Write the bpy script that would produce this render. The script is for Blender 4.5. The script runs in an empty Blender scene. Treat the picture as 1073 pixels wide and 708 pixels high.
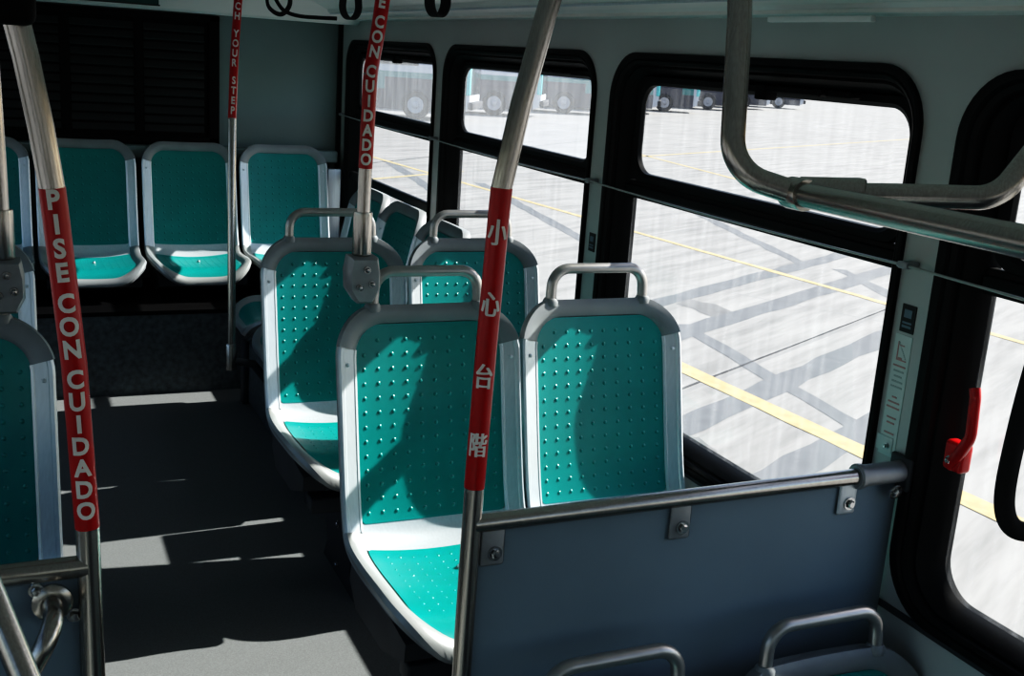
import bpy, bmesh, math, random
from mathutils import Vector, Matrix
random.seed(7)
PI = math.pi
E = 1.58                      # eye height above the raised floor: z = (height relative to the eye) + E
SC = bpy.context.scene
COL = SC.collection
SC.cycles.use_denoising = True
SC.cycles.max_bounces = 14
SC.cycles.transparent_max_bounces = 24
SC.cycles.diffuse_bounces = 6
SC.cycles.caustics_reflective = False
SC.cycles.caustics_refractive = False
SC.cycles.sample_clamp_indirect = 4.0
SC.view_settings.view_transform = 'Standard'
SC.view_settings.look = 'None'
SC.view_settings.exposure = 0.0
SC.view_settings.use_curve_mapping = True            # photographic tone curve: deeper shadows, same mid-tones
_cm = SC.view_settings.curve_mapping; _c = _cm.curves[3]
_c.points[0].location = (0.0, 0.0); _c.points[1].location = (1.0, 1.0)
for _p in ((.04, .017), (.11, .085), (.30, .31), (.62, .70)): _c.points.new(*_p)
_cm.update()

# ------------------------------------------------------------------ materials
def mat(name, color, rough=0.5, metal=0.0, noise=0.0, nscale=20.0, bump=0.0, bscale=200.0, spec=0.5, coat=0.0, stretch=None):
    m = bpy.data.materials.new(name); m.use_nodes = True
    nt = m.node_tree; b = nt.nodes['Principled BSDF']
    b.inputs['Base Color'].default_value = (*color, 1)
    b.inputs['Roughness'].default_value = rough
    b.inputs['Metallic'].default_value = metal
    b.inputs['Specular IOR Level'].default_value = spec
    b.inputs['Coat Weight'].default_value = coat
    tc = nt.nodes.new('ShaderNodeTexCoord')
    mp = nt.nodes.new('ShaderNodeMapping')
    if stretch: mp.inputs['Scale'].default_value = stretch
    nt.links.new(tc.outputs['Object'], mp.inputs['Vector'])
    n = nt.nodes.new('ShaderNodeTexNoise'); n.inputs['Scale'].default_value = nscale; n.inputs['Detail'].default_value = 4
    nt.links.new(mp.outputs[0], n.inputs['Vector'])
    r = nt.nodes.new('ShaderNodeValToRGB')
    k = max(noise, 0.001)
    r.color_ramp.elements[0].position = 0.3; r.color_ramp.elements[1].position = 0.7
    r.color_ramp.elements[0].color = (*[c*(1-k) for c in color], 1)
    r.color_ramp.elements[1].color = (*[min(1, c*(1+k)) for c in color], 1)
    nt.links.new(n.outputs['Fac'], r.inputs['Fac'])
    nt.links.new(r.outputs['Color'], b.inputs['Base Color'])
    if bump > 0:
        n2 = nt.nodes.new('ShaderNodeTexNoise'); n2.inputs['Scale'].default_value = bscale
        nt.links.new(tc.outputs['Object'], n2.inputs['Vector'])
        bp = nt.nodes.new('ShaderNodeBump'); bp.inputs['Strength'].default_value = bump; bp.inputs['Distance'].default_value = 0.002
        nt.links.new(n2.outputs['Fac'], bp.inputs['Height']); nt.links.new(bp.outputs['Normal'], b.inputs['Normal'])
    return m

def glass_mat(name, tint, haze=0.0, refl=0.06):
    m = bpy.data.materials.new(name); m.use_nodes = True
    nt = m.node_tree; nt.nodes.clear()
    out = nt.nodes.new('ShaderNodeOutputMaterial')
    tr = nt.nodes.new('ShaderNodeBsdfTransparent'); tr.inputs[0].default_value = (*tint, 1)
    gl = nt.nodes.new('ShaderNodeBsdfGlossy'); gl.inputs['Roughness'].default_value = 0.03; gl.inputs['Color'].default_value = (.9, .95, .95, 1)
    tl = nt.nodes.new('ShaderNodeBsdfTranslucent'); tl.inputs[0].default_value = (.85, .9, .95, 1)
    lw = nt.nodes.new('ShaderNodeLayerWeight'); lw.inputs[0].default_value = .5
    pw = nt.nodes.new('ShaderNodeMath'); pw.operation = 'POWER'; pw.inputs[1].default_value = 4.0
    fr = nt.nodes.new('ShaderNodeMath'); fr.operation = 'MULTIPLY_ADD'; fr.inputs[1].default_value = .45; fr.inputs[2].default_value = refl*.5
    nt.links.new(lw.outputs['Facing'], pw.inputs[0]); nt.links.new(pw.outputs[0], fr.inputs[0])
    m1 = nt.nodes.new('ShaderNodeMixShader'); m2 = nt.nodes.new('ShaderNodeMixShader')
    # dusty film: faint streaks from stretched noise
    tc = nt.nodes.new('ShaderNodeTexCoord'); mp = nt.nodes.new('ShaderNodeMapping'); mp.inputs['Scale'].default_value = (1, 14, 1.2)
    nz = nt.nodes.new('ShaderNodeTexNoise'); nz.inputs['Scale'].default_value = 3; nz.inputs['Detail'].default_value = 6
    mr = nt.nodes.new('ShaderNodeMapRange'); mr.inputs[1].default_value = .4; mr.inputs[2].default_value = .8
    mr.inputs[3].default_value = haze; mr.inputs[4].default_value = haze + .06
    nt.links.new(tc.outputs['Object'], mp.inputs[0]); nt.links.new(mp.outputs[0], nz.inputs['Vector']); nt.links.new(nz.outputs['Fac'], mr.inputs[0])
    nt.links.new(mr.outputs[0], m1.inputs[0]); nt.links.new(tr.outputs[0], m1.inputs[1]); nt.links.new(tl.outputs[0], m1.inputs[2])
    nt.links.new(fr.outputs[0], m2.inputs[0]); nt.links.new(m1.outputs[0], m2.inputs[1]); nt.links.new(gl.outputs[0], m2.inputs[2])
    nt.links.new(m2.outputs[0], out.inputs[0])
    return m

M = dict(
    teal=mat('teal_plastic', (.003, .275, .262), .24, 0, .06, 12, .12, 600, .5),
    teal_bench=mat('teal_bench_plastic', (.003, .25, .24), .34, 0, .06, 12, .12, 600, .5),
    strip=mat('anodised_aluminium', (.62, .68, .72), .34, .35, .05, 6, 0, 0, .5, 0, (30, 30, 1)),
    cap=mat('grey_painted_frame', (.27, .29, .30), .42, .1, .06, 14, .1, 500),
    shell=mat('pale_shell', (.34, .36, .36), .38, .2, .06, 10, .1, 500),
    under=mat('charcoal_underframe', (.055, .065, .075), .55, .2, .15, 9),
    steel=mat('brushed_stainless', (.50, .475, .44), .27, 1.0, .12, 8, 0, 0, .5, 0, (60, 60, 1.5)),
    hoop=mat('satin_steel_handle', (.46, .45, .44), .33, .75, .06, 30),
    clamp=mat('cast_grey_clamp', (.34, .355, .37), .45, .4, .08, 25),
    chrome=mat('bolt_steel', (.6, .6, .6), .22, 1.0, .05, 30),
    rubber=mat('black_rubber', (.005, .006, .0065), .5, 0, .25, 16, 0, 0, .22),
    black=mat('black_paint', (.003, .003, .0035), .6, 0, .3, 16, 0, 0, .15),
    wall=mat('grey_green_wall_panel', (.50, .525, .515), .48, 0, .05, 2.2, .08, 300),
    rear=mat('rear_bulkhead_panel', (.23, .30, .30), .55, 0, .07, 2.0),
    ceil=mat('pale_ceiling_laminate', (.76, .79, .77), .40, 0, .03, 2.0),
    panel=mat('slate_partition', (.20, .265, .31), .62, 0, .06, 3.0, .06, 400),
    floor=mat('speckled_vinyl_floor', (.170, .182, .186), .62, 0, .16, 260, .25, 500),
    carpet=mat('charcoal_riser', (.10, .125, .135), .75, 0, .35, 45, .3, 200),
    red=mat('red_sticker', (.50, .008, .010), .30, 0, .04, 30),
    white=mat('white_lettering', (.80, .78, .74), .45, 0, .03, 30),
    redplastic=mat('red_handle_plastic', (.52, .010, .012), .28, 0, .05, 30),
    label=mat('pale_label_paper', (.62, .72, .70), .5, 0, .04, 20),
    labelred=mat('label_red_print', (.55, .34, .33), .6),
    labelgrey=mat('label_grey_print', (.42, .49, .48), .6),
    placard=mat('dark_placard', (.018, .028, .028), .4),
    sign=mat('teal_sign_board', (.004, .085, .078), .35, 0, .05, 6),
    cord=mat('pale_cord', (.42, .44, .43), .4, .2),
    webbing=mat('black_webbing', (.006, .006, .007), .8, 0, .3, 200),
    yellow=mat('worn_yellow_paint', (.47, .37, .17), .8, 0, .16, 9),
    patch=mat('grey_tar_patch', (.128, .135, .145), .85, 0, .10, 5),
    oil=mat('faint_oil_stain', (.15, .15, .15), .8, 0, .15, 4),
    buswhite=mat('bus_grey_white', (.55, .57, .62), .5, 0, .05, 1),
    busteal=mat('bus_teal_band', (.05, .22, .22), .4, 0, .05, 1),
    busdark=mat('bus_skirt_grey', (.06, .06, .078), .6, 0, .1, 1),
    busglass=mat('bus_dark_glass', (.02, .03, .035), .12),
    tyre=mat('tyre_rubber', (.028, .028, .033), .8),
    hub=mat('pale_wheel_hub', (.42, .42, .45), .5, .2),
    cyan=mat('cyan_corner_glint', (.10, .55, .58), .15, 0, .1, 8),  # colour of the painted sun glint on the bus corners
    glass=glass_mat('window_glass', (.95, .962, .958), .012),
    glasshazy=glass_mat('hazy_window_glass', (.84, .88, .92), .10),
)

def concrete():
    m = bpy.data.materials.new('lot_concrete'); m.use_nodes = True
    nt = m.node_tree; b = nt.nodes['Principled BSDF']; b.inputs['Roughness'].default_value = .85
    L = nt.links.new
    tc = nt.nodes.new('ShaderNodeTexCoord')
    rot = nt.nodes.new('ShaderNodeMapping'); rot.vector_type = 'POINT'
    rot.inputs['Rotation'].default_value = (0, 0, -math.atan2(.48, .877)); L(tc.outputs['Object'], rot.inputs['Vector'])
    st = nt.nodes.new('ShaderNodeMapping'); st.inputs['Scale'].default_value = (.35, 3.2, 1); L(rot.outputs[0], st.inputs['Vector'])
    n1 = nt.nodes.new('ShaderNodeTexNoise'); n1.inputs['Scale'].default_value = 1.6; n1.inputs['Detail'].default_value = 8; n1.inputs['Roughness'].default_value = .65
    L(st.outputs[0], n1.inputs['Vector'])
    n2 = nt.nodes.new('ShaderNodeTexNoise'); n2.inputs['Scale'].default_value = .5; n2.inputs['Detail'].default_value = 6; L(tc.outputs['Object'], n2.inputs['Vector'])
    r1 = nt.nodes.new('ShaderNodeValToRGB'); e = r1.color_ramp.elements
    e[0].position = .25; e[0].color = (.155, .154, .151, 1); e[1].position = .60; e[1].color = (.318, .312, .302, 1); L(n1.outputs['Fac'], r1.inputs['Fac'])
    r2 = nt.nodes.new('ShaderNodeValToRGB'); e = r2.color_ramp.elements
    e[0].position = .3; e[0].color = (.90, .90, .90, 1); e[1].position = .7; e[1].color = (1, 1, 1, 1); L(n2.outputs['Fac'], r2.inputs['Fac'])
    mx = nt.nodes.new('ShaderNodeMix'); mx.data_type = 'RGBA'; mx.blend_type = 'MULTIPLY'; mx.inputs[0].default_value = 1
    L(r1.outputs[0], mx.inputs[6]); L(r2.outputs[0], mx.inputs[7])
    # saw-cut slab joints
    sep = nt.nodes.new('ShaderNodeSeparateXYZ'); L(rot.outputs[0], sep.inputs[0])
    def joint(sock, period, off, w):
        a = nt.nodes.new('ShaderNodeMath'); a.operation = 'ADD'; a.inputs[1].default_value = off + 500*period; L(sock, a.inputs[0])
        d = nt.nodes.new('ShaderNodeMath'); d.operation = 'MODULO'; d.inputs[1].default_value = period; L(a.outputs[0], d.inputs[0])
        c = nt.nodes.new('ShaderNodeMath'); c.operation = 'LESS_THAN'; c.inputs[1].default_value = w; L(d.outputs[0], c.inputs[0])
        return c.outputs[0]
    j1 = joint(sep.outputs['Y'], 4.2, -3.62+4.2, .045); j2 = joint(sep.outputs['X'], 6.1, 1.3, .03)
    mm = nt.nodes.new('ShaderNodeMath'); mm.operation = 'MAXIMUM'; L(j1, mm.inputs[0]); L(j2, mm.inputs[1])
    m2 = nt.nodes.new('ShaderNodeMix'); m2.data_type = 'RGBA'; m2.inputs[7].default_value = (.20, .20, .20, 1)
    sc = nt.nodes.new('ShaderNodeMath'); sc.operation = 'MULTIPLY'; sc.inputs[1].default_value = .75; L(mm.outputs[0], sc.inputs[0])
    L(sc.outputs[0], m2.inputs[0]); L(mx.outputs[2], m2.inputs[6]); L(m2.outputs[2], b.inputs['Base Color'])
    return m
M['concrete'] = concrete()

# ------------------------------------------------------------------ helpers
def obj(name, bm, m, parent=None, smooth=True, mats=None):
    me = bpy.data.meshes.new(name)
    bmesh.ops.recalc_face_normals(bm, faces=bm.faces)
    bm.to_mesh(me); bm.free()
    for x in (mats or [m]): me.materials.append(x)
    if smooth:
        for p in me.polygons: p.use_smooth = True
        try: me.set_sharp_from_angle(angle=math.radians(38))
        except Exception: pass
    o = bpy.data.objects.new(name, me); COL.objects.link(o)
    if parent: o.parent = parent
    return o

def thing(name, label, cat, loc=(0, 0, 0), rotz=0, group=None):
    o = bpy.data.objects.new(name, None); COL.objects.link(o)
    o.empty_display_size = .05
    o.location = loc; o.rotation_euler = (0, 0, rotz); o['label'] = label; o['category'] = cat
    if group: o['group'] = group
    return o
def tag(o, label, cat, group=None, kind=None):
    o['label'] = label; o['category'] = cat
    if group: o['group'] = group
    if kind: o['kind'] = kind
    return o
def struct(o, label=None, cat=None):
    o['kind'] = 'structure'
    if label: o['label'] = label
    if cat: o['category'] = cat
    return o
def dup(root, loc, rotz, label=None, group=None, skip=()):
    r = root.copy(); COL.objects.link(r); r.location = loc; r.rotation_euler = (0, 0, rotz)
    if label: r['label'] = label
    if group: r['group'] = group
    for ch in list(root.children):
        if ch.name.split('.')[0] in skip: continue
        c = ch.copy(); COL.objects.link(c); c.parent = r
        for g in ch.children:
            d = g.copy(); COL.objects.link(d); d.parent = c
    return r

def box(bm, x0, x1, y0, y1, z0, z1, bev=0.0, mi=0):
    vs = [bm.verts.new((x, y, z)) for x in (x0, x1) for y in (y0, y1) for z in (z0, z1)]
    q = [(0, 1, 3, 2), (4, 6, 7, 5), (0, 4, 5, 1), (2, 3, 7, 6), (0, 2, 6, 4), (1, 5, 7, 3)]
    fs = [bm.faces.new([vs[i] for i in f]) for f in q]
    for f in fs: f.material_index = mi
    if bev > 0:
        es = list({e for f in fs for e in f.edges})
        bmesh.ops.bevel(bm, geom=es, offset=bev, segments=3, affect='EDGES', profile=.5)
def newbox(*a, **k):
    bm = bmesh.new(); box(bm, *a, **k); return bm

def smooth_path(pts, rad, n=8):
    """round the corners of a polyline with fillets of radius rad"""
    P = [Vector(p) for p in pts]; out = [P[0]]
    for i in range(1, len(P)-1):
        a, b, c = P[i-1], P[i], P[i+1]
        u = (a-b); v = (c-b); lu, lv = u.length, v.length; u.normalize(); v.normalize()
        ang = u.angle(v)
        if ang > PI - .02: out.append(b); continue
        r = rad[i-1] if isinstance(rad, (list, tuple)) else rad
        t = min(r/math.tan(ang/2), lu*.49, lv*.49)
        rr = t*math.tan(ang/2)
        ctr = b + (u+v).normalized()*(rr/math.sin(ang/2))
        s = b+u*t-ctr; e = b+v*t-ctr
        for k in range(n+1):
            f = k/n
            phi = s.angle(e)
            w = (s*math.sin((1-f)*phi)+e*math.sin(f*phi))/math.sin(phi)
            out.append(ctr+w)
    out.append(P[-1]); return out

def tube(bm, pts, r, seg=14, cap=True, mi=0, scale=None):
    P = [Vector(p) for p in pts]; n = len(P)
    T = []
    for i in range(n):
        t = (P[min(i+1, n-1)]-P[max(i-1, 0)]); T.append(t.normalized())
    up = Vector((0, 0, 1)) if abs(T[0].z) < .9 else Vector((1, 0, 0))
    nrm = (up - T[0]*up.dot(T[0])).normalized()
    rings = []
    for i in range(n):
        if i: 
            nrm = (nrm - T[i]*nrm.dot(T[i])).normalized()
        bn = T[i].cross(nrm)
        rr = r[i] if isinstance(r, (list, tuple)) else r
        sx, sy = scale or (1, 1)
        rings.append([bm.verts.new(P[i]+(nrm*math.cos(2*PI*k/seg)*sx+bn*math.sin(2*PI*k/seg)*sy)*rr) for k in range(seg)])
    fs = []
    for i in range(n-1):
        for k in range(seg):
            fs.append(bm.faces.new((rings[i][k], rings[i][(k+1) % seg], rings[i+1][(k+1) % seg], rings[i+1][k])))
    if cap:
        fs.append(bm.faces.new(rings[0][::-1])); fs.append(bm.faces.new(rings[-1]))
    for f in fs: f.material_index = mi
def newtube(*a, **k):
    bm = bmesh.new(); tube(bm, *a, **k); return bm

def lathe(bm, profile, ctr, axis, seg=16, mi=0):
    """profile: (radius, along) pairs swept round axis through ctr"""
    A = Vector(axis).normalized(); u = A.orthogonal().normalized(); v = A.cross(u); c = Vector(ctr)
    rings = []
    for r, h in profile:
        if r < 1e-6: rings.append([bm.verts.new(c+A*h)])
        else: rings.append([bm.verts.new(c+A*h+(u*math.cos(2*PI*k/seg)+v*math.sin(2*PI*k/seg))*r) for k in range(seg)])
    for a, b in zip(rings[:-1], rings[1:]):
        for k in range(seg):
            k2 = (k+1) % seg
            if len(a) == 1 and len(b) == 1: continue
            if len(a) == 1: f = bm.faces.new((a[0], b[k], b[k2]))
            elif len(b) == 1: f = bm.faces.new((a[k], b[0], a[k2]))
            else: f = bm.faces.new((a[k], b[k], b[k2], a[k2]))
            f.material_index = mi
def bolt_bm(ctr, axis, r=.009):
    bm = bmesh.new()
    lathe(bm, [(0, -.002), (r*1.5, -.002), (r*1.5, .002), (r, .002)], ctr, axis, 14)
    lathe(bm, [(r, .002), (r, .006), (r*.7, .0085), (0, .009)], ctr, axis, 6)
    return bm

def rr_loop(c0, c1, h0, h1, r, n=8):
    """rounded rectangle loop (counter-clockwise) in 2-D; r single or (bl,br,tr,tl)"""
    if not isinstance(r, (list, tuple)): r = (r,)*4
    out = []
    for (sx, sy, a0, rad) in ((-1, -1, PI, r[0]), (1, -1, 1.5*PI, r[1]), (1, 1, 0, r[2]), (-1, 1, .5*PI, r[3])):
        rad = max(rad, .0005)
        cx, cy = c0+sx*(h0-rad), c1+sy*(h1-rad)
        for k in range(n+1):
            a = a0+.5*PI*k/n
            out.append((cx+rad*math.cos(a), cy+rad*math.sin(a)))
    return out
def loft_loops(bm, loops, close=False, mi=0):
    rings = [[bm.verts.new(p) for p in L] for L in loops]
    fs = []
    pairs = list(zip(rings[:-1], rings[1:]))
    if close: pairs.append((rings[-1], rings[0]))
    for a, b in pairs:
        n = len(a)
        for k in range(n): fs.append(bm.faces.new((a[k], a[(k+1) % n], b[(k+1) % n], b[k])))
    for f in fs: f.material_index = mi
    return rings, fs

def holes_mesh(name, outer, holes, to3d, m, thick=0.0, thick_axis=(1, 0, 0)):
    """flat panel with rounded-rectangle openings cut through it"""
    cu = bpy.data.curves.new('tmp', 'CURVE'); cu.dimensions = '2D'; cu.fill_mode = 'BOTH'
    for L in [outer]+holes:
        s = cu.splines.new('POLY'); s.points.add(len(L)-1); s.use_cyclic_u = True
        for i, p in enumerate(L): s.points[i].co = (p[0], p[1], 0, 1)
    o = bpy.data.objects.new('tmp', cu); COL.objects.link(o); bpy.context.view_layer.update()
    me = bpy.data.meshes.new_from_object(o.evaluated_get(bpy.context.evaluated_depsgraph_get()))
    bpy.data.objects.remove(o); bpy.data.curves.remove(cu)
    bm = bmesh.new(); bm.from_mesh(me); bpy.data.meshes.remove(me)
    bmesh.ops.remove_doubles(bm, verts=bm.verts, dist=1e-5)
    for v in bm.verts: v.co = Vector(to3d(v.co.x, v.co.y))
    if thick:
        r = bmesh.ops.extrude_face_region(bm, geom=list(bm.faces))
        for g in r['geom']:
            if isinstance(g, bmesh.types.BMVert): g.co += Vector(thick_axis)*thick
    return obj(name, bm, m, smooth=False)

def glyph(ch, size, bold=0.0):
    """triangles of one character, centred on the origin in 2-D, subdivided so that it can wrap a pole"""
    cu = bpy.data.curves.new('tmp', 'FONT'); cu.body = ch; cu.size = size; cu.align_x = 'CENTER'; cu.offset = bold
    cu.resolution_u = 4
    o = bpy.data.objects.new('tmp', cu); COL.objects.link(o); bpy.context.view_layer.update()
    me = bpy.data.meshes.new_from_object(o.evaluated_get(bpy.context.evaluated_depsgraph_get()))
    bpy.data.objects.remove(o); bpy.data.curves.remove(cu)
    bm = bmesh.new(); bm.from_mesh(me); bpy.data.meshes.remove(me)
    if not bm.verts: return bm
    xs = [v.co.x for v in bm.verts]; ys = [v.co.y for v in bm.verts]
    cx, cy = (min(xs)+max(xs))/2, (min(ys)+max(ys))/2
    for v in bm.verts: v.co.x -= cx; v.co.y -= cy
    k = -.016
    while k < .0165:
        g = list(bm.verts)+list(bm.edges)+list(bm.faces)
        bmesh.ops.bisect_plane(bm, geom=g, plane_co=(k, 0, 0), plane_no=(1, 0, 0)); k += .003
    return bm

def path_at(pts, z):
    """point and tangent on a mostly vertical polyline at height z"""
    P = [Vector(p) for p in pts]
    for a, b in zip(P[:-1], P[1:]):
        lo, hi = min(a.z, b.z), max(a.z, b.z)
        if lo <= z <= hi:
            t = (z-a.z)/(b.z-a.z); d = (b-a).normalized()
            return a+(b-a)*t, (d if d.z > 0 else -d)
    return P[0], Vector((0, 0, 1))

def wrap_sticker(name, pole, r, z0, z1, chars, face, parent, size, squash=1.0, bold=.0006, multi=(0,)):
    """red band round a pole with white characters stacked down it: chars = [(char, z), ...]"""
    bm = bmesh.new()
    zs = [z0+(z1-z0)*k/16 for k in range(17)]
    pts = [path_at(pole, z)[0] for z in zs]
    tube(bm, pts, r+.0006, 24, cap=False)
    F = Vector(face); F.z = 0; F.normalize()
    for ch, z in chars:
        g = glyph(ch, size, bold)
        c, t = path_at(pole, z)
        f = (F-t*F.dot(t)).normalized(); s = t.cross(f) * -1   # s points to the reader's right
        s = f.cross(t) * -1
        for q, sh in enumerate(multi):          # several passes thicken thin strokes
            vm = {}
            for v in g.verts:
                a = (v.co.x*squash+sh)/(r+.001); h = v.co.y
                cc, _ = path_at(pole, z+h)
                vm[v] = bm.verts.new(cc+(f*math.cos(a)+s*math.sin(a))*(r+.0016+.0001*q))
            for fc in g.faces:
                nf = bm.faces.new([vm[v] for v in fc.verts]); nf.material_index = 1
        g.free()
    return obj(name, bm, None, parent, mats=[M['red'], M['white']])

# ------------------------------------------------------------------ camera
cy, cp, cr = [math.radians(a) for a in (24.8, 14.1, 3.9)]
B = Matrix(((1, 0, 0), (0, 0, -1), (0, 1, 0)))
Ry = Matrix(((math.cos(cy), 0, -math.sin(cy)), (0, 1, 0), (math.sin(cy), 0, math.cos(cy))))
Rx = Matrix(((1, 0, 0), (0, math.cos(cp), -math.sin(cp)), (0, math.sin(cp), math.cos(cp))))
Rz = Matrix(((math.cos(cr), -math.sin(cr), 0), (math.sin(cr), math.cos(cr), 0), (0, 0, 1)))
CM = Rz @ Rx @ Ry @ B
cam_d = bpy.data.cameras.new('camera'); cam = bpy.data.objects.new('camera', cam_d); COL.objects.link(cam)
cam_d.sensor_width = 36; cam_d.lens = 1160/1073*36; cam_d.clip_start = .03; cam_d.clip_end = 500
right, up, back = CM[0], -CM[1], -CM[2]
cam.matrix_world = Matrix(((right[0], up[0], back[0], 0), (right[1], up[1], back[1], 0), (right[2], up[2], back[2], E), (0, 0, 0, 1)))
SC.camera = cam

# ------------------------------------------------------------------ light
sd = Vector((-1, -.03, -.715)).normalized()
sun_d = bpy.data.lights.new('sun', 'SUN'); sun = bpy.data.objects.new('sun', sun_d); COL.objects.link(sun)
sun_d.energy = 10.5; sun_d.angle = math.radians(.55); sun_d.color = (1.0, .965, .90)
sun.rotation_euler = sd.to_track_quat('-Z', 'Y').to_euler(); sun.location = (14, 0, 12)
w = bpy.data.worlds.new('sky'); SC.world = w; w.use_nodes = True
nt = w.node_tree; bg = nt.nodes['Background']
sky = nt.nodes.new('ShaderNodeTexSky'); sky.sky_type = 'NISHITA'; sky.sun_disc = False
sky.sun_elevation = math.radians(37); sky.sun_rotation = math.radians(90)
sky.air_density = 1.0; sky.dust_density = 1.2
nt.links.new(sky.outputs[0], bg.inputs[0]); bg.inputs[1].default_value = .19

# ------------------------------------------------------------------ the setting
WX = 1.56                       # inner face of the window wall
LX = -.84                       # inner face of the opposite wall
YR = 5.67                       # rear bulkhead
GZ = -2.30+E                    # ground
FZ = .055                       # raised floor surface
LF = -2.06+E                    # low front floor
def yz(x): return lambda a, b: (x, a, b)
ZT, ZB = .04+E, -1.0+E          # window frame top and bottom
WIN = [(4.26, 5.55), (2.905, 4.165), (1.61, 2.81), (.335, 1.517), (-.95, .265), (-2.25, -1.03)]   # (near edge, far edge)
def hole(a, b, inset=.012, r=.12):
    return rr_loop((a+b)/2, (ZT+ZB)/2, (b-a)/2-inset, (ZT-ZB)/2-inset, r)
outer = [(-5, LF-.3), (YR+.1, LF-.3), (YR+.1, .13+E), (-5, .13+E)]
wr = struct(holes_mesh('wall_right', outer, [hole(a, b) for a, b in WIN], yz(WX), M['wall'], .06, (1, 0, 0)))
wl = struct(holes_mesh('wall_left', outer, [hole(a, b) for a, b in WIN], yz(LX-.06), M['wall'], .06, (1, 0, 0)))

bm = newbox(LX, WX, 1.50, YR, -.05, FZ)
struct(obj('floor', bm, M['floor'], smooth=False))
bm = newbox(LX, WX, -5, 1.50, LF-.05, LF)
struct(obj('floor', bm, M['carpet'], smooth=False)).name = 'floor_low'
bpy.data.objects['floor_low'].name = 'floor_front'
struct(obj('wall_riser', newbox(LX, WX, 1.501, 1.52, LF, -.05), M['carpet'], smooth=False)).name = 'trim_1'
bm = newbox(LX-.06, WX+.06, YR, YR+.06, LF, .5+E)
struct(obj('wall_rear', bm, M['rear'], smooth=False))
fo = [(LX-.06, LF-.3), (WX+.06, LF-.3), (WX+.06, .5+E), (LX-.06, .5+E)]
struct(holes_mesh('wall_front', fo, [rr_loop((LX+WX)/2, -.42+E, 1.05, .52, .15)], lambda a, b: (a, -5.0, b), M['wall'], -.06, (0, 1, 0)))

# ceiling: an arched section run down the bus, with cove ridges above the windows
half = [(WX, .128), (1.535, .131), (1.53, .137), (1.50, .139), (1.49, .147), (1.40, .152), (1.39, .158), (1.385, .17), (1.30, .205), (1.12, .28), (.85, .345), (.36, .36)]
prof = half+[(.72-x, z) for x, z in half[::-1][1:]]
bm = bmesh.new()
rows = [[bm.verts.new((x, y, z+E)) for x, z in prof] for y in (-5, YR)]
for k in range(len(prof)-1): bm.faces.new((rows[0][k], rows[0][k+1], rows[1][k+1], rows[1][k]))
o = [[bm.verts.new((x, y, .46+E)) for x in (WX+.06, LX-.06)] for y in (-5, YR)]
bm.faces.new((o[0][0], o[0][1], o[1][1], o[1][0]))
struct(obj('ceiling', bm, M['ceil'], smooth=False))
struct(obj('trim_2', newbox(WX-.055, WX-.048, -4.9, 5.3, .131+E, .142+E), M['white'], smooth=False))
struct(obj('trim_3', newbox(WX-.165, WX-.155, -4.9, 5.3, .148+E, .154+E), M['strip'], smooth=False))
# soffit over the rear bench
bm = bmesh.new()
sp = [(5.67, .112), (5.36, .108), (5.34, .118), (5.30, .20), (5.1, .40), (5.67, .40)]
r0 = [bm.verts.new((LX, y, z+E)) for y, z in sp]; r1 = [bm.verts.new((WX-.01, y, z+E)) for y, z in sp]
for k in range(len(sp)): bm.faces.new((r0[k], r0[(k+1) % len(sp)], r1[(k+1) % len(sp)], r1[k]))
bm.faces.new(r0); bm.faces.new(r1[::-1])
struct(obj('trim_4', bm, M['ceil'], smooth=False))
# black corner bead between rear bulkhead and window wall
struct(obj('trim_5', newbox(WX-.022, WX, YR-.02, YR, 0, .125+E), M['rubber'], smooth=False))
# joint moulding under the windows and darker lower skirting
struct(obj('trim_6', newbox(WX-.006, WX, -4.9, YR-.03, -1.012+E, -.998+E, bev=.002), M['under']))
struct(obj('baseboard_right', newbox(WX-.02, WX, 1.52, YR-.03, 0, .10), M['carpet'], smooth=False))
# ledge behind the rear bench
struct(obj('trim_7', newbox(LX, WX-.03, 5.58, YR, -.575+E, -.515+E, bev=.008), M['rear']))

struct(obj('trim_8', newbox(1.468, 1.538, 5.535, 5.565, .52, -.60+E, bev=.006), M['strip']))
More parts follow.
